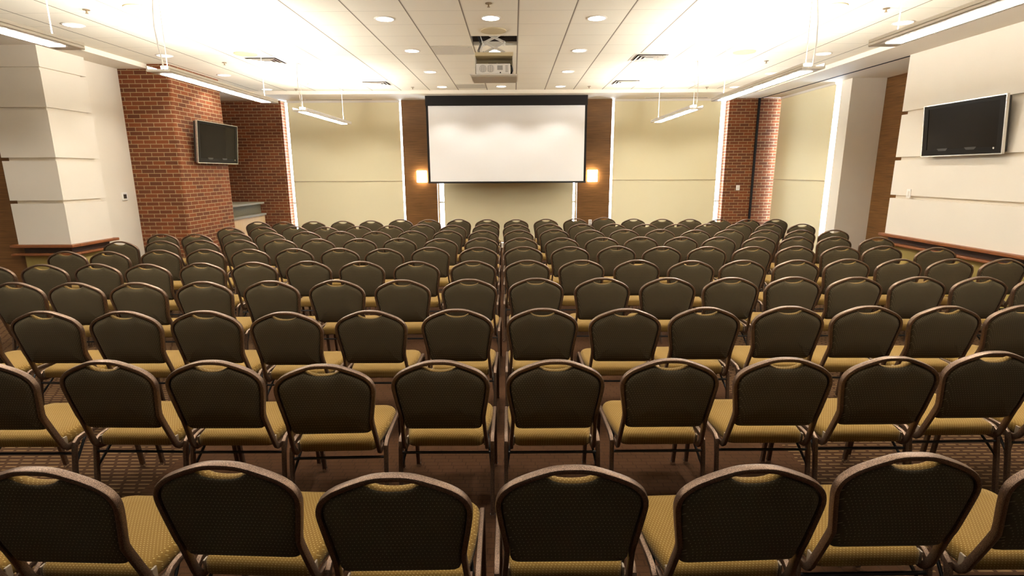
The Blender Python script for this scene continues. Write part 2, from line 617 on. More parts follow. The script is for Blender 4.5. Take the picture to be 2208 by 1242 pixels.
window('window_4', 'y', 10.60, YB, 6.34, 'tall bright window in the right wall')

def shade(axis, a, b, pos, label):
    root = thing('roller_shade', label, 'window shade', ((a+b)/2, pos, 0) if axis == 'x' else (pos, (a+b)/2, 0),
                 0 if axis == 'x' else -PI/2, 'cream roller shades over the windows')
    w = (b-a)/2
    bm = bmesh.new()                       # cloth, fine grid with a gentle ripple
    nx, nz = 24, 30
    z0, z1 = .16, ZS-.03
    g = []
    for i in range(nx+1):
        row = []
        for k in range(nz+1):
            x = -w + 2*w*i/nx
            z = z0 + (z1-z0)*k/nz
            d = .006*math.sin(x*2.3+1.0)*math.sin(z*1.2+.4) + .003*math.sin(x*5.1+z*.8)
            row.append(bm.verts.new((x, d, z)))
        g.append(row)
    g2 = [[bm.verts.new((v.co.x, v.co.y+.005, v.co.z)) for v in row] for row in g]
    for i in range(nx):
        for k in range(nz):
            bm.faces.new((g[i][k], g[i+1][k], g[i+1][k+1], g[i][k+1]))
            bm.faces.new((g2[i][k], g2[i][k+1], g2[i+1][k+1], g2[i+1][k]))
    for i in range(nx):
        for k in (0, nz):
            bm.faces.new((g[i][k], g[i+1][k], g2[i+1][k], g2[i][k]))
    for k in range(nz):
        for i in (0, nx):
            bm.faces.new((g[i][k], g[i][k+1], g2[i][k+1], g2[i][k]))
    obj('cloth', bm, M['shade'], root, smooth=True)
    obj('seam', bx(-w, w, -.014, -.006, 1.61, 1.622), M['hem'], root)
    obj('hem_bar', bx(-w, w, -.012, .012, .13, .17, .004), M['hem'], root)
    obj('roller', bx(-w, w, -.02, .045, ZS-.045, ZS-.001), M['white_trim'], root)
    return root
shade('x', -5.26, -2.65, 13.02, 'wide cream roller shade between left brick wall and left veneer panel')
shade('x', -1.67, 1.43, 13.02, 'cream roller shade directly behind and below the projection screen')
shade('x', 2.36, 4.84, 13.02, 'wide cream roller shade between right veneer panel and right brick wall')
shade('y', 10.715, 12.84, 6.13, 'cream roller shade on the right side wall by the white pier')

# partition jamb in the right brick wall and its ceiling track
o = obj('partition_jamb', bx(5.655, 5.705, 12.925, YB+.01, 0, ZS), M['black'])
tag(o, 'black vertical jamb strip set in the right brick wall', 'jamb')
bm = bmesh.new()
q = [(5.70, 12.925), (5.735, 12.925), (5.865, 8.36), (5.83, 8.36)]
lo = [bm.verts.new((x, y, ZS-.006)) for x, y in q]; hi = [bm.verts.new((x, y, ZS+.002)) for x, y in q]
for i in range(4):
    bm.faces.new((lo[i], lo[(i+1) % 4], hi[(i+1) % 4], hi[i]))
bm.faces.new(lo); bm.faces.new(hi)
tag(obj('partition_track', bm, M['black']), 'thin black track line in the right soffit', 'track')
for x0, x1, lab in ((-4.72, -3.22, 'thin dark slot diffuser in the soffit above the left shade'),
                    (3.02, 4.42, 'thin dark slot diffuser in the soffit above the right back shade')):
    root = thing('slot_diffuser', lab, 'air vent', ((x0+x1)/2, 12.78, ZS), 0, 'slot diffusers over the back windows')
    w = (x1-x0)/2
    obj('slot', bx(-w, w, -.010, .010, -.008, .012), M['dark_plastic'], root)
    obj('flange', bx(-w-.02, w+.02, -.03, .03, -.004, .002), M['white_trim'], root)

# ------------------------------------------------------------------ projection screen, sconces
sc = thing('projection_screen', 'large white projection screen with black border hung from the soffit', 'projection screen', (-.145, 12.36, 0))
obj('case', bx(-1.785, 1.785, -.07, .09, 3.245, ZS-.0004, .006), M['black'], sc)
obj('border', bx(-1.785, 1.785, .0, .006, 1.60, 3.25), M['black'], sc)
obj('viewing_surface', bx(-1.735, 1.735, -.004, .001, 1.605, 3.245), M['screen'], sc)
obj('bottom_bar', bx(-1.79, 1.79, -.015, .02, 1.565, 1.603, .006), M['black_metal'], sc)

for i, (x, lab) in enumerate(((-2.165, 'glowing square wall sconce left of the projection screen'),
                              (1.87, 'glowing square wall sconce right of the projection screen'))):
    root = thing('wall_sconce', lab, 'wall lamp', (x, YB, 1.715), 0, 'square sconces beside the screen')
    obj('back_plate', bx(-.085, .085, -.02, 0, -.10, .10, .004), M['silver'], root)
    obj('lamp_shade', bx(-.115, .115, -.095, -.02, -.135, .135, .008), M['sconce'], root)

# ------------------------------------------------------------------ televisions
def tv(w, h, loc, rz, label):
    root = thing('television', label, 'television', loc, rz, 'wall televisions')
    root.rotation_euler = (math.radians(5), 0, rz)
    obj('body', bx(-w/2+.02, w/2-.02, -.01, .05, -h/2+.02, h/2-.02, .012), M['dark_plastic'], root)
    bm = bmesh.new()
    t = .013
    for a in ((-w/2, w/2, -h/2, -h/2+t), (-w/2, w/2, h/2-t, h/2), (-w/2, -w/2+t, -h/2+t, h/2-t), (w/2-t, w/2, -h/2+t, h/2-t)):
        box(bm, a[0], a[1], -.03, .0, a[2], a[3])
    obj('silver_rim', bm, M['silver'], root)['label'] = 'silver rim'
    bm = bmesh.new()
    b = .075
    W, H = w/2-t, h/2-t
    for a in ((-W, W, -H, -H+b), (-W, W, H-b*.55, H), (-W, -W+b, -H+b, H-b*.55), (W-b, W, -H+b, H-b*.55)):
        box(bm, a[0], a[1], -.026, .0, a[2], a[3])
    obj('bezel', bm, M['tvbez'], root)
    obj('screen', bx(-W+b, W-b, -.020, .0, -H+b, H-b*.55), M['tv'], root)
    bm = bmesh.new()
    for cx in (-w*.21, w*.14):
        vs = []
        for x, z in ((-.09, .012), (.09, .012), (.06, -.018), (-.06, -.018)):
            vs.append((cx+x, z-H+b))
        lo = [bm.verts.new((x, -.028, z)) for x, z in vs]; hi = [bm.verts.new((x, -.02, z)) for x, z in vs]
        for i in range(4):
            bm.faces.new((lo[i], lo[(i+1) % 4], hi[(i+1) % 4], hi[i]))
        bm.faces.new(lo); bm.faces.new(hi)
    obj('control_tab', bm, M['dark_plastic'], root)
    bm = bmesh.new(); disc(bm, w/2-.12, -.030, -h/2+.075, .012, .006, 14, 'y')
    obj('power_button', bm, M['silver'], root)
    obj('mount', bx(-.2, .2, .04, .10, -.16, .16), M['black_metal'], root)
    return root
tv(1.36, .72, (-5.405, 10.07, 2.345), PI/2, 'black flat television with silver rim on the left brick column')
tv(1.27, .68, (5.715, 7.08, 2.325), -PI/2, 'black flat television with silver rim on the right white panels')

# ------------------------------------------------------------------ small wall plates
def plate(name, loc, rz, w, h, label, cat, kind):
    root = thing(name, label, cat, loc, rz)
    obj('cover_plate', bx(-w/2, w/2, -.012, .003, -h/2, h/2, .003), M['plastic'], root)
    if kind == 'thermo':
        obj('display', bx(-w*.27, w*.27, -.016, -.010, -h*.27, h*.27), M['dark_plastic'], root)
    elif kind == 'switch':
        obj('rocker', bx(-w*.2, w*.2, -.018, -.010, -h*.28, h*.28, .002), M['white_trim'], root)
    else:
        for s in (-1, 1):
            obj('socket', bx(-w*.22, w*.22, -.016, -.010, s*h*.22-h*.13, s*h*.22+h*.13, .002), M['grille'], root)
plate('thermostat', (-6.33, 8.78, 1.45), PI/2, .12, .125, 'white square thermostat with dark display on the left cream wall', 'thermostat', 'thermo')
plate('light_switch', (5.80, 7.95, 1.47), -PI/2, .075, .13, 'pale light switch plate on the right white panel', 'light switch', 'switch')
plate('wall_outlet', (5.83, 6.72, .56), -PI/2, .075, .12, 'pale power outlet low on the right olive wainscot', 'outlet', 'outlet')
plate('light_switch', (5.35, YB, 1.42), 0, .085, .12, 'white light switch plate on the right brick wall', 'light switch', 'switch')
plate('wall_outlet', (1.85, YB, .62), 0, .08, .12, 'small white outlet low on the right veneer panel', 'outlet', 'outlet')

# ------------------------------------------------------------------ service counter in the alcove
ct = thing('service_counter', 'pale wood service counter with grey stone top behind the brick column', 'counter', (-6.05, 11.6, 0))
obj('cabinet', bx(-1.10, .22, -.97, .97, .06, .86, .004), M['maple'], ct)
obj('toe_kick', bx(-1.10, .17, -.97, .97, 0, .06), M['dark_plastic'], ct)
obj('worktop', bx(-1.10, .26, -.98, .98, .86, .905, .006), M['edge'], ct)
obj('splash_panel', bx(-1.10, .16, -.98, .93, .905, 1.12), M['granite'], ct)
obj('raised_ledge', bx(-1.10, .24, -.98, .96, 1.12, 1.16, .006), M['edge'], ct)

# ------------------------------------------------------------------ pendant lights
def make_pendant(L):
    root = thing('pendant_light', 'x', 'hanging lamp', (0, 0, 0), 0, 'long hanging lamps')
    h = L/2
    bm = bmesh.new()
    # channel section: flat pan with upturned lips and a side groove
    sec = [(-.115, .006), (-.109, 0), (.109, 0), (.115, .006), (.115, .022), (.108, .026), (.115, .030), (.115, .052),
           (.103, .052), (.098, .024), (-.098, .024), (-.103, .052), (-.115, .052), (-.115, .030), (-.108, .026), (-.115, .022)]
    lo = [bm.verts.new((x, -h, z)) for x, z in sec]; hi = [bm.verts.new((x, h, z)) for x, z in sec]
    for i in range(len(sec)):
        j = (i+1) % len(sec)
        bm.faces.new((lo[i], lo[j], hi[j], hi[i]))
    bm.faces.new(lo); bm.faces.new(hi)
    obj('housing', bm, M['alu'], root)
    for y0, y1 in ((-h+.13, -.025), (.025, h-.13)):
        obj('lens', bx(-.06, .06, y0, y1, -.004, .012), M['lens'], root)
    for y0, y1 in ((-h+.10, -.03), (.03, h-.10)):
        obj('uplight_tube', bx(-.030, .030, y0, y1, .030, .069), M['upl'], root)
    D = ZC - 2.78
    for s in (-1, 1):
        y = s*(h-.16)
        obj('cable', tube([(0, y, .02), (0, y, D)], csec(.004, 6)), M['cord'], root)
        bm = bmesh.new(); disc(bm, 0, y, .024, .014, .05, 12); disc(bm, 0, y, D-.012, .03, .012, 16)
        obj('cable_gripper', bm, M['cord'], root)
    y = -h+.06
    obj('power_cord', tube([(.02, y, .03), (.021, y-.01, .12), (.016, y-.035, .25), (.006, y-.04, .42), (.0, y-.01, .60), (0, y+.03, D)],
                           csec(.007, 8)), M['cord'], root, smooth=True)
    return root
pend = [(-3.555, 3.36, 'long hanging lamp at top left, cut off by the left picture edge'),
        (-3.465, 6.76, 'long hanging lamp in front of the left brick column'),
        (-3.43, 10.18, 'far left long hanging lamp in front of the left cream shade'),
        (2.99, 3.41, 'long hanging lamp at top right, cut off by the right picture edge'),
        (2.945, 6.80, 'long hanging lamp in front of the right brick wall'),
        (2.925, 10.16, 'far right long hanging lamp in front of the right back shade')]
p0 = make_pendant(2.46)
for i, (x, y, lab) in enumerate(pend):
    if i == 0:
        p0.location = (x, y, 2.78); p0['label'] = lab
    else:
        dup(p0, (x, y, 2.78), None, lab)

# ------------------------------------------------------------------ ceiling fittings
ORD = ['first', 'second', 'third', 'fourth', 'fifth', 'sixth', 'seventh', 'eighth', 'ninth', 'tenth', 'eleventh', 'twelfth']
d0 = thing('downlight', 'x', 'ceiling light', (0, 0, ZC), 0, 'round recessed ceiling lights')
bm = bmesh.new(); ring(bm, 0, 0, .001, .098, .118, .008)
obj('trim_ring', bm, M['white_trim'], d0, smooth=True)
bm = bmesh.new(); disc(bm, 0, 0, -.004, .099, .006, 28)
obj('lens', bm, M['down'], d0)
bm = bmesh.new()
for k in (-2, -1, 0, 1, 2):
    w = math.sqrt(.094**2-(k*.034)**2)
    box(bm, k*.034-.002, k*.034+.002, -w, w, -.010, -.004)
    box(bm, -w, w, k*.034-.002, k*.034+.002, -.010, -.004)
obj('louvre', bm, M['silver'], d0)
li = bpy.data.lights.new('bulb', 'SPOT')
li.energy = 35; li.spot_size = math.radians(118); li.spot_blend = .45; li.shadow_soft_size = .07
li.color = LAMP
lo_ = bpy.data.objects.new('bulb', li); COL.objects.link(lo_); lo_.parent = d0; lo_.location = (0, 0, -.02)
ROWN = [(1.65, 'row right over the nearest chairs'), (3.30, 'overhead row beyond the top edge'), (4.95, 'row just above the top edge'), (6.62, 'nearest row in view'), (8.28, 'second row in view'), (9.94, 'third row in view'), (11.6, 'farthest row')]
def near_row(y, t):
    return min(t, key=lambda q: abs(q[0]-y))[1]
COLN = {-5.16: 'above the left side aisle', -3.29: 'beside the left lamp line', -1.45: 'left of the projector',
        -.25: 'in line with the projector', .96: 'right of the projector', 2.79: 'beside the right lamp line', 4.65: 'by the right soffit'}
downs = [(-1.46, 6.59), (-.25, 6.58), (.96, 6.61), (-5.17, 6.77), (4.65, 6.88), (-1.45, 8.22), (.96, 8.26), (-.25, 8.26),
         (-5.17, 8.45), (4.66, 8.57), (-1.44, 9.87), (.96, 9.90), (-5.15, 10.07), (4.65, 10.19), (-1.45, 11.52), (-.24, 11.50),
         (.97, 11.54), (-5.13, 11.73), (-3.29, 11.64), (2.79, 11.66), (4.62, 11.75)]
# the same grid of lights goes on overhead, above the picture's top edge
downs += [(x, y) for y in (4.95, 3.30, 1.65) for x in (-5.16, -1.45, -.25, .96, 4.65)]
for i, (x, y) in enumerate(downs):
    c = min(COLN, key=lambda k: abs(k-x))
    lab = 'round recessed ceiling light %s, %s' % (COLN[c], near_row(y, ROWN))
    if abs(c+.25) < .01 and 8 < y < 9:
        lab = 'round recessed ceiling light partly hidden behind the projector lift'
    if i == 0:
        d0.location = (x, y, ZC); d0['label'] = lab
    else:
        dup(d0, (x, y, ZC), None, lab)

for y, lab in ((5.9, 'added unseen ceiling light in the left soffit beyond the picture edge'), (4.3, 'added unseen ceiling light in the left soffit nearest the camera side')):
    dup(d0, (-7.3, y, ZS), None, lab)  # extra lamps, added out of view to brighten the left panels

s0 = None
for x, y, lab in ((-3.94, 6.14, 'round beige ceiling speaker nearest at top left'), (-3.92, 8.36, 'round beige ceiling speaker beside the near left air vent'),
                  (-3.90, 11.14, 'round beige ceiling speaker far left near the left back window'), (-.24, 7.13, 'round beige ceiling speaker just before the projector lift'),
                  (3.41, 8.42, 'round beige ceiling speaker beside the near right air vent'), (3.42, 11.16, 'round beige ceiling speaker far right near the right back window'),
                  (3.42, 6.24, 'round beige ceiling speaker nearest at top right')):
    if s0 is None:
        s0 = thing('ceiling_speaker', lab, 'speaker', (x, y, ZC), 0, 'round beige ceiling speakers')
        bm = bmesh.new(); disc(bm, 0, 0, -.010, .148, .012, 36); obj('grille', bm, M['beige'], s0)
        bm = bmesh.new(); ring(bm, 0, 0, .001, .148, .160, .012); obj('rim', bm, M['beige'], s0, smooth=True)
    else:
        dup(s0, (x, y, ZC), None, lab)

k0 = None
for x, y, lab in ((-4.55, 6.18, 'small pendent sprinkler head at top left of the ceiling'), (-4.56, 8.98, 'small sprinkler head above the left brick column'),
                  (-4.52, 11.72, 'small sprinkler head far left by the back soffit'), (-.25, 6.04, 'small sprinkler head nearest, ahead of the projector'),
                  (-2.06, 11.56, 'small sprinkler head by the back soffit left of the screen'), (1.56, 11.56, 'small sprinkler head by the back soffit at the screen right end'),
                  (4.04, 9.08, 'small sprinkler head above the right middle lamp'), (4.04, 11.75, 'small sprinkler head far right by the back soffit'),
                  (4.05, 6.30, 'small pendent sprinkler head at top right of the ceiling')):
    if k0 is None:
        k0 = thing('fire_sprinkler', lab, 'sprinkler', (x, y, ZC), 0, 'ceiling sprinkler heads')
        bm = bmesh.new(); disc(bm, 0, 0, -.006, .034, .008, 20); obj('escutcheon', bm, M['brass'], k0)
        bm = bmesh.new(); disc(bm, 0, 0, -.034, .008, .03, 10); disc(bm, 0, 0, -.039, .015, .004, 14); obj('head', bm, M['brass'], k0)
    else:
        dup(k0, (x, y, ZC), None, lab)

v0 = None
for x, y, lab in ((-3.82, 8.82, 'square white air vent above the left brick column'), (-2.66, 11.00, 'square white air vent near the left back window'),
                  (2.10, 8.74, 'square white air vent above the right seats'), (2.20, 11.02, 'square white air vent near the right back window')):
    if v0 is None:
        v0 = thing('air_vent', lab, 'air vent', (x, y, ZC), 0, 'square ceiling air vents')
        def sq(w, t, za, zb):
            bm = bmesh.new()
            for s in (-1, 1):
                # sloping louvre frame
                for ax in (0, 1):
                    if ax == 0:
                        vs = [(-w, s*w, za), (w, s*w, za), (w-t, s*(w-t), zb), (-(w-t), s*(w-t), zb)]
                    else:
                        vs = [(s*w, -w, za), (s*w, w, za), (s*(w-t), w-t, zb), (s*(w-t), -(w-t), zb)]
                    a = [bm.verts.new(v) for v in vs]; b = [bm.verts.new((v[0], v[1], v[2]+.004)) for v in vs]
                    bm.faces.new(a); bm.faces.new(b)
                    for i in range(4):
                        bm.faces.new((a[i], a[(i+1) % 4], b[(i+1) % 4], b[i]))
            return bm
        obj('frame', sq(.285, .05, -.004, -.010), M['white_trim'], v0)
        for w in (.225, .165, .105):
            obj('louvre', sq(w, .045, -.030, -.006), M['white_trim'], v0)
        obj('throat', bx(-.235, .235, -.235, .235, -.003, .001), M['wood_dark'], v0)
    else:
        dup(v0, (x, y, ZC), None, lab)
for y, lab in ((8.195, 'grey metal access tile in the ceiling left of the projector'), (11.44, 'grey metal access tile in the ceiling near the screen')):
    root = thing('access_tile', lab, 'ceiling tile', (-.855, y, ZC), 0, 'grey access tiles')
    obj('panel', bx(-.29, .29, -.255, .255, -.010, .001, .003), M['grey_tile'], root)
    bm = bmesh.new(); disc(bm, .24, -.21, -.013, .012, .004, 12); obj('latch', bm, M['silver'], root)

# ------------------------------------------------------------------ projector on a scissor lift
lf = thing('projector_lift', 'beige scissor lift lowered from the ceiling opening above the projector', 'projector lift', (-.25, 7.66, 3.0))
obj('lift_plate', bx(-.245, .255, -.17, .17, .30, .345, .005), M['beige'], lf)
obj('hanger_frame', bx(-.245, .255, .12, .17, .10, .30), M['beige'], lf)
for s in (-1, 1):
    obj('side_strap', bx(s*.25-.006, s*.25+.006, -.15, .15, .05, .305), M['alu'], lf)
for (z0, z1) in ((.36, .485), (.485, .61), (.61, .735)):
    for s in (-1, 1):
        for y in (-.06,):
            obj('scissor_arm', tube([(-s*.14, y+s*.016, z0), (s*.14, y+s*.016, z1)], rsec(.026, .030, .003), (0, 0, 1)), M['alu'], lf)
for z in (.36, .485, .61, .735):
    for x in (-.14, .14):
        obj('pivot_rod', tube([(x, -.11, z), (x, .11, z)], csec(.010, 8)), M['silver'], lf)
obj('mounting_plate', bx(-.25, .25, -.2, .2, .80, .83), M['alu'], lf)
obj('closing_tile', bx(-.30, .30, -.20, .31, .035, .053, .003), M['grey_tile'], lf)
obj('closing_tile_rim', bx(-.315, .315, -.215, .325, .053, .066), M['white_trim'], lf)
for i, (x, c) in enumerate(((-.19, 'black_cord'), (-.17, 'cord'), (-.205, 'black_cord'))):
    obj('cable', tube([(x, -.05, .80), (x+.02, -.06, .70), (x-.015, -.07, .58), (x+.025, -.06, .47), (x-.01, -.05, .39), (x, -.04, .34)],
                      csec(.006, 6)), M[c], lf, smooth=True)
pj = thing('projector', 'white video projector with round fan grilles hanging on the ceiling lift', 'projector', (-.25, 7.66, 3.066))
obj('body', bx(-.235, .215, -.19, .20, .004, .135, .012), M['plastic'], pj)
for cx in (-.145, -.045):
    bm = bmesh.new()
    # rounded square fan openings
    out = rsec(.088, .088, .032, 5)
    lo = [bm.verts.new((cx+a, -.194, .072+b)) for a, b in out]; hi = [bm.verts.new((cx+a, -.186, .072+b)) for a, b in out]
    for i in range(len(out)):
        j = (i+1) % len(out)
        bm.faces.new((lo[i], lo[j], hi[j], hi[i]))
    bm.faces.new(lo); bm.faces.new(hi)
    f = obj('fan_grille', bm, M['grille'], pj)
    bm = bmesh.new()
    for k in range(-3, 4):
        hh = .040 if abs(k) < 3 else .028
        box(bm, cx+k*.012-.003, cx+k*.012+.003, -.197, -.193, .072-hh, .072+hh)
    obj('grille_bar', bm, M['plastic'], f)
obj('side_vent', bx(.045, .115, -.194, -.186, .055, .110), M['grille'], pj)
bm = bmesh.new(); disc(bm, .085, -.196, .022, .009, .01, 14, 'y'); obj('lock_button', bm, M['dark_plastic'], pj)
bm = bmesh.new()
for k in range(5):
    box(bm, .150, .185, -.194, -.188, .030+k*.018, .038+k*.018)
obj('connector_row', bm, M['grille'], pj)
obj('cable', tube([(.225, -.10, .02), (.245, -.16, .05), (.238, -.17, .085), (.225, -.12, .12)], csec(.010, 8)), M['black_cord'], pj, smooth=True)
bm = bmesh.new(); box(bm, -.08, .03, -.05, .02, .135, .165); box(bm, .05, .20, -.08, .02, .135, .158)
obj('cable_junction', bm, M['dark_plastic'], pj)

# ------------------------------------------------------------------ chairs
half = [(0, .920), (.025, .9195), (.050, .9172), (.072, .9125), (.093, .906), (.123, .895), (.153, .8825), (.180, .8695), (.199, .857),
        (.214, .844), (.226, .830), (.235, .813), (.2403, .795), (.242, .778), (.2405, .757), (.236, .725), (.2295, .685), (.2225, .645),
        (.2175, .612), (.2165, .585), (.2185, .545), (.2220, .490), (.2255, .440)]
def lean(z):                      # y of the back plane, chair faces +Y; it kinks forward below z = .62
    a = -.285 - .045*(z-.62)/.30
    c = -.285 + .080*(.62-z)/.22
    if z > .65: return a
    if z < .59: return c
    t = (.65-z)/.06
    return a*(1-t) + c*t if t < 1 else c
def make_chair():
    root = thing('banquet_chair', 'x', 'chair', (0, 0, 0), 0, 'olive banquet chairs in rows')
    # frame of the back, L-bent forward under the seat
    w = .0105
    mid = offset2d([(-x, z) for x, z in reversed(half[1:])] + half, w)      # clockwise outline: outward is left
    mid = [(x, z) for x, z in half]
    off = []
    for i, (x, z) in enumerate(half):
        p0 = half[max(0, i-1)] if i else (-half[1][0], half[1][1])
        p1 = half[min(len(half)-1, i+1)]
        t = Vector((p1[0]-p0[0], p1[1]-p0[1])).normalized()
        off.append((x+t.y*w if i else 0.0, z-t.x*w))
    path = [(.214, -.115, .384), (.214, -.155, .384), (.214, -.182, .388), (.2145, -.198, .400), (.215, lean(.42)+.001, .42)]
    for x, z in reversed(off):
        path.append((x, lean(z), z))
    full = path + [(-x, y, z) for x, y, z in reversed(path[:-1])]
    bm = tube(full, rsec(.019, .030, .006, 3), (1, 0, 0))
    obj('back_frame', bm, M['bronze'], root, smooth=True, angle=.6)
    # padded back
    top = []
    wi = .0205
    for i, (x, z) in enumerate(half):
        if z <= .50: continue
        p0 = half[max(0, i-1)] if i else (-half[1][0], half[1][1])
        p1 = half[min(len(half)-1, i+1)]
        t = Vector((p1[0]-p0[0], p1[1]-p0[1])).normalized()
        top.append((x+t.y*wi if i else 0.0, z-t.x*wi))
    # scoop of the hand hole
    prof = []
    for x, z in top:
        if x < .078:
            continue
        prof.append((x, z))
    sc_ = [(0, .8625), (.024, .8635), (.044, .8670), (.060, .8730), (.071, .8795)]
    R = sc_ + prof
    bot = [(.1965, .552), (.191, .535), (.178, .5265), (.158, .524)]
    R = [p for p in R if p[1] > .575] + bot
    L = [(-x, z) for x, z in reversed(R) if x > 1e-6]
    outl = R + L                               # clockwise seen from +y... orient CCW in (x, z)
    A = sum(outl[i-1][0]*outl[i][1]-outl[i][0]*outl[i-1][1] for i in range(len(outl)))
    if A < 0:
        outl.reverse()
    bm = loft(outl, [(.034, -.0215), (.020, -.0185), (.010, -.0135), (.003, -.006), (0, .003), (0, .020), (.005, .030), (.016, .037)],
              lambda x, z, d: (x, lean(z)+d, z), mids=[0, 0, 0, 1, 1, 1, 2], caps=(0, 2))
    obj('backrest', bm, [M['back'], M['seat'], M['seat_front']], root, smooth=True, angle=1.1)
    # seat cushion
    def corner(cx, cy, r, a0, a1, n=6):
        return [(cx+r*math.cos(a0+(a1-a0)*k/n), cy+r*math.sin(a0+(a1-a0)*k/n)) for k in range(n+1)]
    fr, rr = .075, .035
    rt = corner(.236-fr, .235-fr, fr, 0, PI/2)
    rb = [(.200-rr+rr*math.cos(a), -.205+rr+rr*math.sin(a)) for a in (-PI/2, -PI/3, -PI/6, -.15)] + [(.212, -.10), (.226, -.02), (.234, .06)]
    o2 = rt + [(-x, y) for x, y in reversed(rt)] + [(-x, y) for x, y in reversed(rb)] + rb
    q2 = []
    for pnt in o2:
        if not q2 or (abs(pnt[0]-q2[-1][0])+abs(pnt[1]-q2[-1][1])) > 1e-4: q2.append(pnt)
    o2 = q2
    bm = loft(o2, [(.020, .398), (.006, .399), (0, .405), (0, .436), (.003, .447), (.010, .456), (.022, .463)],
              lambda x, y, d: (x, y, d))
    obj('seat', bm, M['seat'], root, smooth=True, angle=1.1)
    # legs, rails, braces
    sec = rsec(.021, .026, .006, 3)
    for s in (-1, 1):
        x = s*.243
        obj('front_leg', tube([(x, .20, .424), (x, .222, .410), (x, .232, .38), (x-s*.002, .280, .018)], rsec(.023, .027, .006, 3), (1, 0, 0)), M['bronze'], root, smooth=True, angle=.6)
        obj('rear_leg', tube([(x, -.110, .424), (x, -.145, .420), (x, -.168, .405), (x, -.177, .375), (x, -.190, .30), (x, -.235, .018)], sec, (1, 0, 0)), M['bronze'], root, smooth=True, angle=.6)
        obj('side_rail', tube([(x, -.112, .424), (x, .202, .424)], sec, (1, 0, 0)), M['bronze'], root, smooth=True, angle=.6)
        obj('bracket', bx(min(s*.198, s*.206), max(s*.198, s*.206), -.190, -.165, .396, .446, .003), M['tan_plastic'], root)
        obj('brace', tube([(x-s*.004, -.195, .27), (x-s*.03, -.06, .398)], csec(.007, 8)), M['black_metal'], root, smooth=True)
    obj('stretcher', tube([(-.243, -.182, .352), (.243, -.182, .352)], csec(.0075, 8)), M['black_metal'], root, smooth=True)
    return root

def add_glides(root):
    for ch in list(root.children):
        if ch.name.startswith('front_leg') or ch.name.startswith('rear_leg'):
            front = ch.name.startswith('front')
            co = [v.co for v in ch.data.vertices]
            x = sum(c.x for c in co if c.z < .03)/max(1, sum(1 for c in co if c.z < .03))
            y = sum(c.y for c in co if c.z < .03)/max(1, sum(1 for c in co if c.z < .03))
            bm = bmesh.new()
            disc(bm, x, y, 0, .015, .022, 12)
            obj('glide', bm, M['chrome'], ch)['label'] = 'chrome glide'

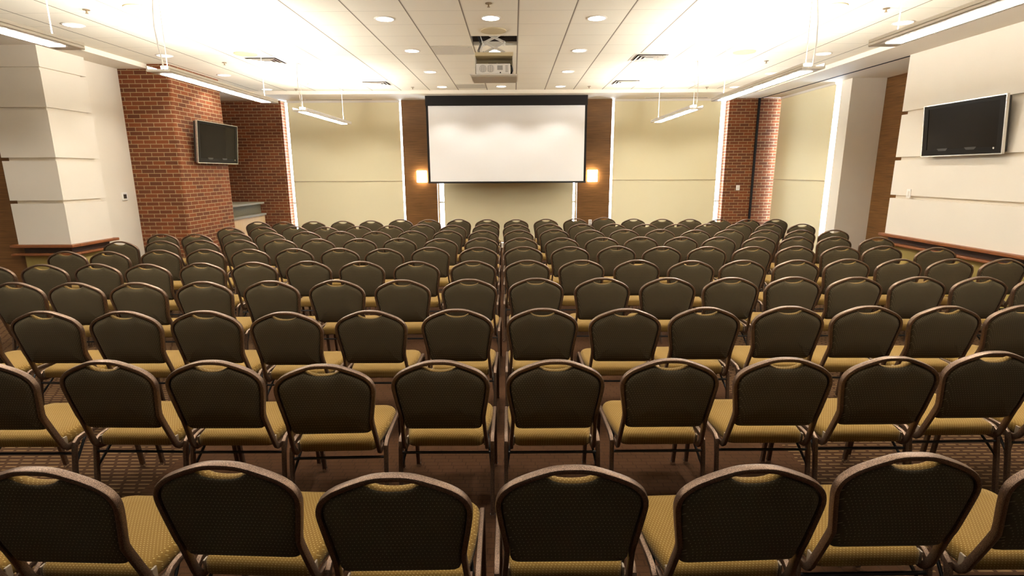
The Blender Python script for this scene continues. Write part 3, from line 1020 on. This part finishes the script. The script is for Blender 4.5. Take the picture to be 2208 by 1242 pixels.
ROWS = {
    1: [(-2.00, 1.48), (-1.48, 1.48), (-0.92, 1.51), (-0.37, 1.44), (0.18, 1.48), (0.74, 1.48), (1.28, 1.55), (1.82, 1.53)],
    2: [(-2.58, 2.43), (-2.00, 2.45), (-1.47, 2.44), (-0.91, 2.38), (-0.36, 2.43), (0.20, 2.43), (0.76, 2.44), (1.32, 2.45), (1.85, 2.46), (2.40, 2.53), (2.93, 2.52)],
    3: [(-3.71, 3.41), (-3.13, 3.41), (-2.59, 3.40), (-2.05, 3.40), (-1.50, 3.36), (-0.95, 3.39), (-0.38, 3.42), (0.19, 3.43), (0.74, 3.41), (1.28, 3.44), (1.85, 3.46), (2.38, 3.46), (2.90, 3.45), (3.42, 3.46)],
    4: [(-4.21, 4.38), (-3.69, 4.36), (-3.16, 4.35), (-2.62, 4.38), (-2.06, 4.40), (-1.51, 4.42), (-0.95, 4.42), (-0.38, 4.44), (0.19, 4.47), (0.76, 4.47), (1.32, 4.46), (1.86, 4.46), (2.40, 4.48), (2.92, 4.46), (3.46, 4.46), (3.98, 4.45), (4.50, 4.44)],
    5: [(-5.28, 5.27), (-4.76, 5.29), (-4.24, 5.32), (-3.71, 5.29), (-3.19, 5.35), (-2.67, 5.38), (-2.13, 5.43), (-1.57, 5.40), (-1.00, 5.38), (-0.42, 5.41), (0.14, 5.43), (0.70, 5.42), (1.27, 5.41), (1.81, 5.35), (2.34, 5.37), (2.89, 5.37), (3.44, 5.42), (3.96, 5.40), (4.48, 5.39), (5.01, 5.38)],
    6: [(-5.29, 6.22), (-4.77, 6.20), (-4.24, 6.31), (-3.72, 6.35), (-3.18, 6.35), (-2.66, 6.38), (-2.11, 6.39), (-1.56, 6.34), (-1.02, 6.44), (-0.43, 6.42), (0.12, 6.46), (0.69, 6.44), (1.26, 6.47), (1.80, 6.41), (2.34, 6.39), (2.88, 6.38), (3.41, 6.39), (3.94, 6.36), (4.46, 6.39), (4.98, 6.23)],
    7: [(-5.33, 7.16), (-4.81, 7.22), (-4.29, 7.26), (-3.77, 7.29), (-3.24, 7.34), (-2.72, 7.35), (-2.14, 7.35), (-1.59, 7.38), (-1.01, 7.31), (-0.45, 7.39), (0.10, 7.37), (0.67, 7.35), (1.23, 7.37), (1.78, 7.40), (2.33, 7.38), (2.85, 7.36), (3.39, 7.32), (3.91, 7.33), (4.43, 7.33), (4.96, 7.24)],
    8: [(-5.33, 8.04), (-4.80, 8.02), (-4.28, 8.18), (-3.76, 8.19), (-3.24, 8.29), (-2.70, 8.30), (-2.14, 8.27), (-1.59, 8.34), (-1.04, 8.38), (-0.48, 8.36), (0.08, 8.39), (0.65, 8.46), (1.20, 8.35), (1.75, 8.41), (2.31, 8.39), (2.83, 8.28), (3.37, 8.32), (3.90, 8.26), (4.42, 8.21), (4.94, 8.21)],
    9: [(-4.80, 9.01), (-4.28, 9.09), (-3.76, 9.15), (-3.19, 9.04), (-2.67, 9.16), (-2.14, 9.21), (-1.62, 9.43), (-1.06, 9.25), (-0.49, 9.41), (0.05, 9.33), (0.63, 9.38), (1.20, 9.37), (1.75, 9.35), (2.29, 9.27), (2.83, 9.25), (3.38, 9.30), (3.91, 9.27), (4.43, 9.25), (4.96, 9.19)],
    10: [(-4.83, 10.09), (-4.31, 10.01), (-3.79, 10.12), (-3.25, 10.17), (-2.73, 10.23), (-2.21, 10.45), (-1.65, 10.38), (-1.07, 10.43), (-0.51, 10.36), (0.05, 10.33), (0.63, 10.39), (1.21, 10.46), (1.80, 10.68), (2.32, 10.36), (2.85, 10.27), (3.37, 10.24), (3.90, 10.16), (4.43, 10.13), (4.95, 10.12)],
}

ROT = {1: [0, -2, -2.5, 1, .5, 2.5, 1, 0], 2: [0, -1.2, 0, 2, 0, .5, .5, 0, .5, 1, 1]}
def row_words(r):
    return {1: 'nearest row', 2: 'second row from the camera', 3: 'third row from the camera', 4: 'fourth row from the camera',
            5: 'fifth row from the camera', 6: 'fifth row from the back', 7: 'fourth row from the back',
            8: 'third row from the back', 9: 'second row from the back', 10: 'back row'}[r]
chair0 = make_chair()
add_glides(chair0)
first = True
for r in sorted(ROWS):
    L = sorted(ROWS[r])
    left = [i for i, p in enumerate(L) if p[0] < -.15]
    right = [i for i, p in enumerate(L) if p[0] >= -.15]
    for i, (x, ya) in enumerate(L):
        if i in right:
            k, side = i-right[0], 'right'
        else:
            k, side = left[-1]-i, 'left'
        if k == 0:
            lab = 'olive banquet chair in the %s, immediately %s of the centre gap' % (row_words(r), side)
        else:
            lab = 'olive banquet chair in the %s, %s %s of the centre gap' % (row_words(r), ORD[k], side)
        rot = math.radians(ROT[r][i] if r in ROT else rnd.uniform(-.8, .8))
        # ya is the y of the back's top edge; the chair's origin lies .33 in front of it
        loc = (x - .33*math.sin(rot)*0.9, ya + .33*math.cos(rot), 0)
        if first:
            chair0.location = loc; chair0.rotation_euler = (0, 0, rot); chair0['label'] = lab
            first = False
        else:
            dup(chair0, loc, rot, lab)

# ------------------------------------------------------------------ daylight, camera, colour
w = bpy.data.worlds.new('World'); S.world = w
w.use_nodes = True
bg = w.node_tree.nodes['Background']
bg.inputs[0].default_value = (.80, .88, 1.0, 1)
bg.inputs[1].default_value = 14.0

cam = bpy.data.cameras.new('Camera')
co = bpy.data.objects.new('Camera', cam); COL.objects.link(co)
cam.sensor_width = 36; cam.sensor_fit = 'HORIZONTAL'
cam.lens = 1150.0/2208*36
cam.clip_start = .05; cam.clip_end = 200
p = math.atan(249/1150.0)
co.matrix_world = Matrix.Translation((0, 0, 1.80)) @ Matrix.Rotation(math.radians(.2), 4, 'Z') @ Matrix.Rotation(PI/2-p, 4, 'X') @ Matrix.Rotation(math.radians(-.28), 4, 'Z')
S.camera = co

S.view_settings.view_transform = 'Standard'
S.view_settings.look = 'None'
S.view_settings.gamma = 1
S.view_settings.use_curve_mapping = False
S.view_settings.exposure = 0.98
c = S.cycles
c.use_denoising = True
c.max_bounces = 8
c.diffuse_bounces = 6
c.glossy_bounces = 3
c.transmission_bounces = 4
c.transparent_max_bounces = 6
c.sample_clamp_indirect = 6.0
c.caustics_reflective = False
c.caustics_refractive = False
